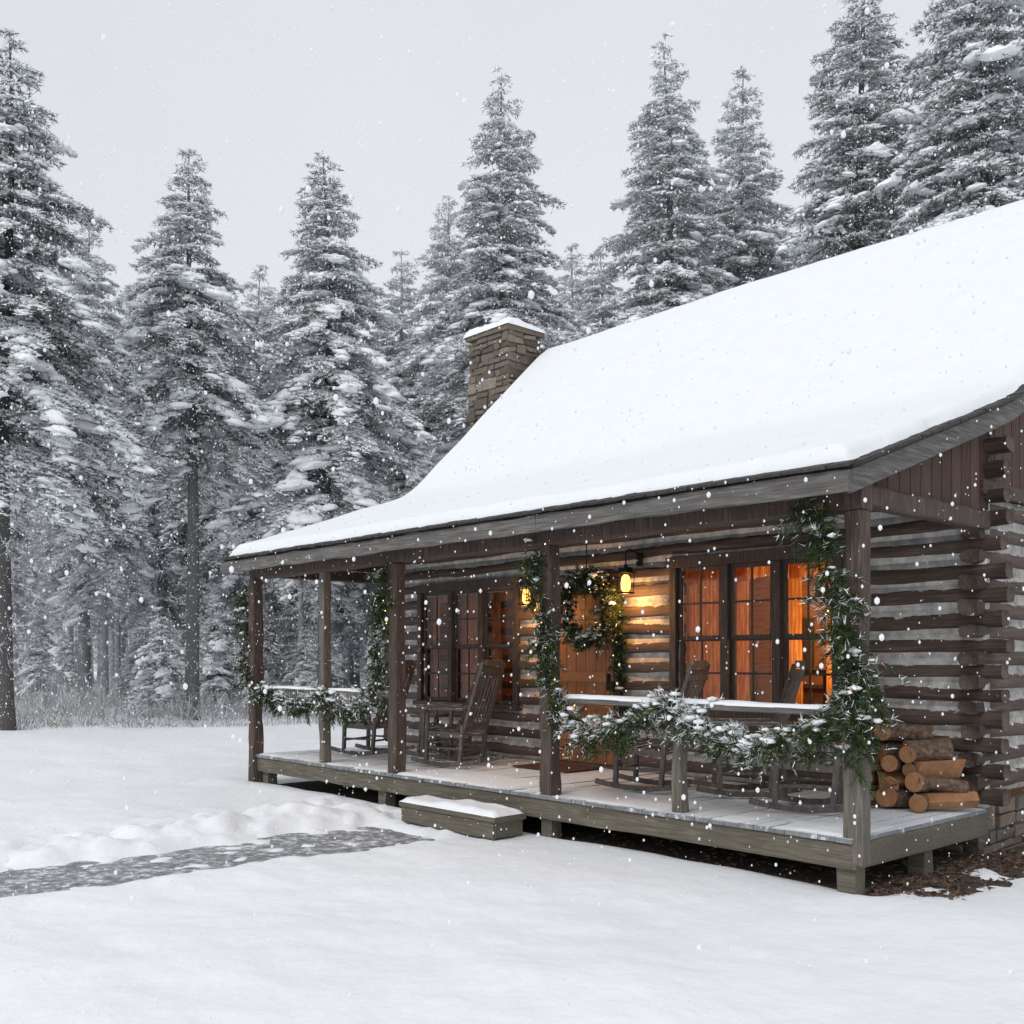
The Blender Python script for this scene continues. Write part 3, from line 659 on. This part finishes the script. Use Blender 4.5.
main=[(5,24,0,1.02,.2,.08),(192,28.5,1,1.02,1.3,.15),(325,30,2,1.03,2.2,.17),(503,33,3,1.05,.4,.22),(665,35,3,1.16,2.0,.26),(738,39,4,1.34,3.0,.36),(862,31,3,1.17,4.1,.18),(985,29,4,1.34,5.2,.14),(1085,33,3,1.2,.9,.2),(398,42,4,1.02,1.9,.50),(445,40,1,1.25,4.4,.46),(572,46,4,1.12,.7,.56),(262,43,0,1.13,2.5,.50),(-80,30,2,1.1,3.3,.2),(85,37,1,1.12,5.0,.38),(800,42,0,1.25,1.1,.44),(925,38,3,1.15,2.9,.34),(600,42,2,1.15,2.7,.5),(535,50,3,.98,3.7,.6),(355,50,3,.92,4.7,.6),(140,46,2,1.12,1.7,.54),(700,48,0,1.45,5.7,.54),(225,52,4,1.0,.5,.64)]
for x,Yd,i,s,rz,hz in main:
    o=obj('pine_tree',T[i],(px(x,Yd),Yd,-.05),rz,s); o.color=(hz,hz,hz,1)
df=empty('distant_forest')
rr=random.Random(3)
for k in range(270):
    Yd=36+60*rr.random()**.85; X=rr.uniform(-.66,.70)*Yd
    if any(abs(X-px(m[0],m[1]))<1.0 and abs(Yd-m[1])<1.5 for m in main): continue
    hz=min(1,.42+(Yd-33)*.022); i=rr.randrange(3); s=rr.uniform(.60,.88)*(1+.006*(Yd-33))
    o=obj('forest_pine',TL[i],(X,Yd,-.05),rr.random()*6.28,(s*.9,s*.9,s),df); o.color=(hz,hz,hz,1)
for k in range(60):
    Yd=31+20*rr.random(); X=rr.uniform(-.66,.3)*Yd
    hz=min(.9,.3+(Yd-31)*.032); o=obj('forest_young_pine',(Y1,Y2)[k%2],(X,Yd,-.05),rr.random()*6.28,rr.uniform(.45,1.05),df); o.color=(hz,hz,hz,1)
# frosted undergrowth
n=42000
Yq=24.5+16*RNG.random(n)**1.3; Xq=RNG.uniform(-.72,.5,n)*Yq; cl=fbm(Xq*.5,Yq*.5,4,3); Yq=Yq+1.5*vn(Xq*.3,Xq*0,2)
hh=(.12+.55*np.clip(cl+.35,0,1)**1.5)*(.5+RNG.random(n))*np.where(Yq<26.5,.5,1.4)
P=np.stack([Xq,Yq,np.zeros(n)-.02],1)+0; P[:,2]+=RNG.random(n)*hh*.8
D=RNG.normal(0,.55,(n,3)); D[:,2]=np.abs(D[:,2])+.6
V=blades(P,D,hh*.8+.08,.012+.012*RNG.random(n)); mi=RNG.choice([0,0,0,1,2],n); mi=np.where((Yq>27)&(mi==1),0,mi)
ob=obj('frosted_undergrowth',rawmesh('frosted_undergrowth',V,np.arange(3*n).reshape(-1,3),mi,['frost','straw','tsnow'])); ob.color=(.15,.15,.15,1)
# ------------------------------------------------------------------ ground
def axis(n,c,a,mx):
    t=np.linspace(-1,1,n); k=a; return c+np.sinh(t*k)/np.sinh(k)*mx
gx=axis(820,-.5,5.1,320); gy=axis(820,7.0,5.1,320)
X,Y=np.meshgrid(gx,gy,indexing='ij'); Uq,Vq=toUV(X,Y)
far=np.hypot(X,Y-6)
Hh=.12*fbm(X*.22,Y*.22,1,3)+.075*fbm(X*.7,Y*.7,2,3)+.022*fbm(X*2.1+Y*.8,Y*2.4,7,3)+.008*fbm(X*7,Y*7,3,3)*np.exp(-(far/18)**2)
Hh-= .02
nearpor=np.exp(-np.clip(-Vq-.1,0,9)/1.2)*((Uq>-3)&(Uq<11)); Hh=Hh*(1-.75*np.clip(nearpor,0,1))
# path
wob=.12*fbm(Vq*.8,Uq*0,5,3); pc=4.48+wob; hw=.56+.16*vn(Vq*1.6,Uq*0,6)
pm=(1-sstep(hw-.04,hw+.22,np.abs(Uq-pc)+.13*fbm(X*3.3,Y*3.3,41,4)))*(1-sstep(-.85,-.6,Vq))*sstep(-16,-14,Vq)
pn=fbm(X*4.5,Y*4.5,12,4)
Hp=-.082+.075*np.clip(pn,-.3,1)
cl=fbm(X*5,Y*5,33,4)
berm=np.exp(-((Uq-pc-1.1)/.45)**2)*(Vq<-.5)*(Vq>-15)*.10*(1+1.5*fbm(X*1.4,Y*1.4,21,5)) + np.exp(-((Uq-pc+.95)/.3)**2)*(Vq<-1.0)*(Vq>-15)*.03*(1+fbm(X*1.4,Y*1.4,22,4))
tr=(np.exp(-((Uq-pc-1.3)/.85)**2)*.12+np.exp(-((Uq-pc)/.9)**2)*.05)*(Vq<-.2)*(Vq>-15)*np.abs(cl)*np.sign(cl)
frng=np.random.default_rng(4); fp=np.zeros_like(X)
for k in range(34):
    vv_=-.8-k*.33; uu_=6.15+.16*(-1)**k+frng.normal(0,.07); du=Uq-uu_; dv=Vq-vv_; fp-=.065*np.exp(-(du/.09)**2-(dv/.15)**2)
    fp+=.02*np.exp(-(du/.2)**2-((dv-.18)/.12)**2)
Hh=(Hh+berm+tr+fp)*(1-pm)+Hp*pm
# under deck / house
ud=sstep(-.22,-.02,Uq)*(1-sstep(UE-.1,UE+.15,Uq))*sstep(-.02,.25,Vq+.08*vn(Uq*2,Vq*2,3)); ud2=np.exp(-((Uq+.2)/.32)**2)*sstep(.25,.6,Vq)*(Vq<9)
Hh=Hh*(1-ud)-.06*ud; Hh=Hh-ud2*(.04+.14*np.clip(fbm(X*4.5,Y*4.5,17,4)-.02,-.4,.5))
Hh+=.05*np.exp(-((Vq+.35)/.3)**2)*((Uq>5.2)&(Uq<9.5))
I=np.arange(X.size).reshape(X.shape); F=np.stack([I[:-1,:-1],I[1:,:-1],I[1:,1:],I[:-1,1:]],-1).reshape(-1,4)
obj('snow_ground',rawmesh('snow_ground',np.stack([X,Y,Hh],-1).reshape(-1,3),F,np.zeros(len(F)),['snow'],np.ones(len(F),bool)))
def sheet(name,u0,u1,v0,v1,z,mat):
    nu=int((u1-u0)/.1)+2; nv=int((v1-v0)/.1)+2; a,b=np.meshgrid(np.linspace(u0,u1,nu),np.linspace(v0,v1,nv),indexing='ij')
    V=np.stack([-a,b,z+.008*fbm(a*3,b*3,2,3)],-1).reshape(-1,3); I=np.arange(nu*nv).reshape(nu,nv); F=np.stack([I[:-1,:-1],I[:-1,1:],I[1:,1:],I[1:,:-1]],-1).reshape(-1,4)
    me=rawmesh(name,V,F,np.zeros(len(F)),['dirt'],np.ones(len(F),bool)); me.materials[0]=mat; return obj(name,me,(CX,CY,0),TH)
def pathmat():
    m,nt,b=newmat('wet_stone_path'); n=noise(nt,(1,1,1),11,7,.78); r=ramp(nt,n.outputs[0],[(.36,(.14,.143,.15)),(.49,(.26,.268,.28)),(.55,(.46,.48,.51)),(.60,(.80,.82,.86))])
    nt.links.new(r.outputs[0],b.inputs['Base Color']); b.inputs['Roughness'].default_value=.6; bump(nt,b,n.outputs[0],.6,.03); return m
sheet('garden_path',3.3,5.7,-15,-.6,-.058,pathmat()); sheet('bare_earth',-.8,UE-.05,.05,9,-.038,M['dirt'])
# leaf litter by the corner
n=2200; lu=.05-.6*RNG.random(n)**1.6; lv=.15+2.4*RNG.random(n); m=RNG.random(n)<.5; lu=np.where(m,RNG.uniform(0,3,n),lu)
P=np.stack([-lu,lv,np.full(n,-.035)+.02*RNG.random(n)],1); D=RNG.normal(size=(n,3)); D[:,2]*=.25
obj('leaf_litter',rawmesh('leaf_litter',blades(P,D,.04+.03*RNG.random(n),.015+.015*RNG.random(n)),np.arange(3*n).reshape(-1,3),np.zeros(n),['fbark']),(CX,CY,0),TH)
# ------------------------------------------------------------------ falling snow
n=210000
P=np.stack([RNG.uniform(-15,15,n),RNG.uniform(1.6,28,n),RNG.uniform(0,15,n)],1)
u_,v_=toUV(P[:,0],P[:,1]); keep=~((v_>.25)&(u_>-.2)&(u_<9.2)&(P[:,2]<7)); P=P[keep]; P=P[P[:,1]>2.8]
s=.0030+.0075*RNG.random(len(P))**3.2; big=s>.006
v1,f1=octa(P[~big],np.stack([s,s,s*1.5],1)[~big]); R2=np.stack([s,s,s*1.4],1)[big]; v2=(P[big][:,None,:]+JV[None]*R2[:,None,:]).reshape(-1,3); f2=(JF[None]+len(JV)*np.arange(big.sum())[:,None,None]).reshape(-1,3)
V=np.concatenate([v1,v2]); F=np.concatenate([f1,f2+len(v1)])
m=bpy.data.materials.new('snowflake'); m.use_nodes=True; nt=m.node_tree; nt.nodes.clear(); o_=nt.nodes.new('ShaderNodeOutputMaterial'); d_=nt.nodes.new('ShaderNodeBsdfDiffuse'); t_=nt.nodes.new('ShaderNodeBsdfTranslucent'); x_=nt.nodes.new('ShaderNodeMixShader')
d_.inputs[0].default_value=(.97,.98,1,1); t_.inputs[0].default_value=(.97,.98,1,1); nt.links.new(d_.outputs[0],x_.inputs[1]); nt.links.new(t_.outputs[0],x_.inputs[2]); nt.links.new(x_.outputs[0],o_.inputs[0]); M['flake']=m
obj('falling_snow',rawmesh('falling_snow',V,F,np.zeros(len(F)),['flake'],np.ones(len(F),bool)))
# ------------------------------------------------------------------ world, sun, camera
wd=bpy.data.worlds.new('World'); scene.world=wd; wd.use_nodes=True; nt=wd.node_tree; bg=nt.nodes['Background']; out=nt.nodes['World Output']
sky=nt.nodes.new('ShaderNodeTexSky'); sky.sky_type='NISHITA'; sky.sun_disc=False; sky.sun_elevation=math.radians(43); sky.sun_rotation=math.radians(215); sky.dust_density=4
bg.inputs[1].default_value=.05
hs=nt.nodes.new('ShaderNodeHueSaturation'); hs.inputs['Saturation'].default_value=.3; nt.links.new(sky.outputs[0],hs.inputs['Color']); nt.links.new(hs.outputs[0],bg.inputs[0])
b2=nt.nodes.new('ShaderNodeBackground'); tc=nt.nodes.new('ShaderNodeTexCoord'); nn=nt.nodes.new('ShaderNodeTexNoise'); nn.inputs['Scale'].default_value=1.6; nn.inputs['Detail'].default_value=4
nt.links.new(tc.outputs['Generated'],nn.inputs['Vector']); r=ramp(nt,nn.outputs[0],[(.3,(.585,.605,.635)),(.7,(.655,.675,.70))]); nt.links.new(r.outputs[0],b2.inputs[0]); b2.inputs[1].default_value=1.0
ad=nt.nodes.new('ShaderNodeAddShader'); nt.links.new(bg.outputs[0],ad.inputs[0]); nt.links.new(b2.outputs[0],ad.inputs[1]); nt.links.new(ad.outputs[0],out.inputs[0])
sl=bpy.data.lights.new('sun','SUN'); sl.energy=.55; sl.angle=math.radians(20); sl.color=(1,.98,.95); so=bpy.data.objects.new('sun',sl); COL.objects.link(so)
dirv=Vector((.42,.60,-.68)); so.rotation_euler=dirv.to_track_quat('-Z','Y').to_euler()
cam=bpy.data.cameras.new('camera'); co=bpy.data.objects.new('camera',cam); COL.objects.link(co); co.location=(0,0,1.68); co.rotation_euler=(math.pi/2,0,0)
cam.lens=36.2; cam.sensor_width=36; cam.shift_y=.1426; cam.clip_end=2000; cam.clip_start=.1; scene.camera=co
scene.view_settings.view_transform='Standard'; scene.view_settings.look='None'; scene.view_settings.exposure=0
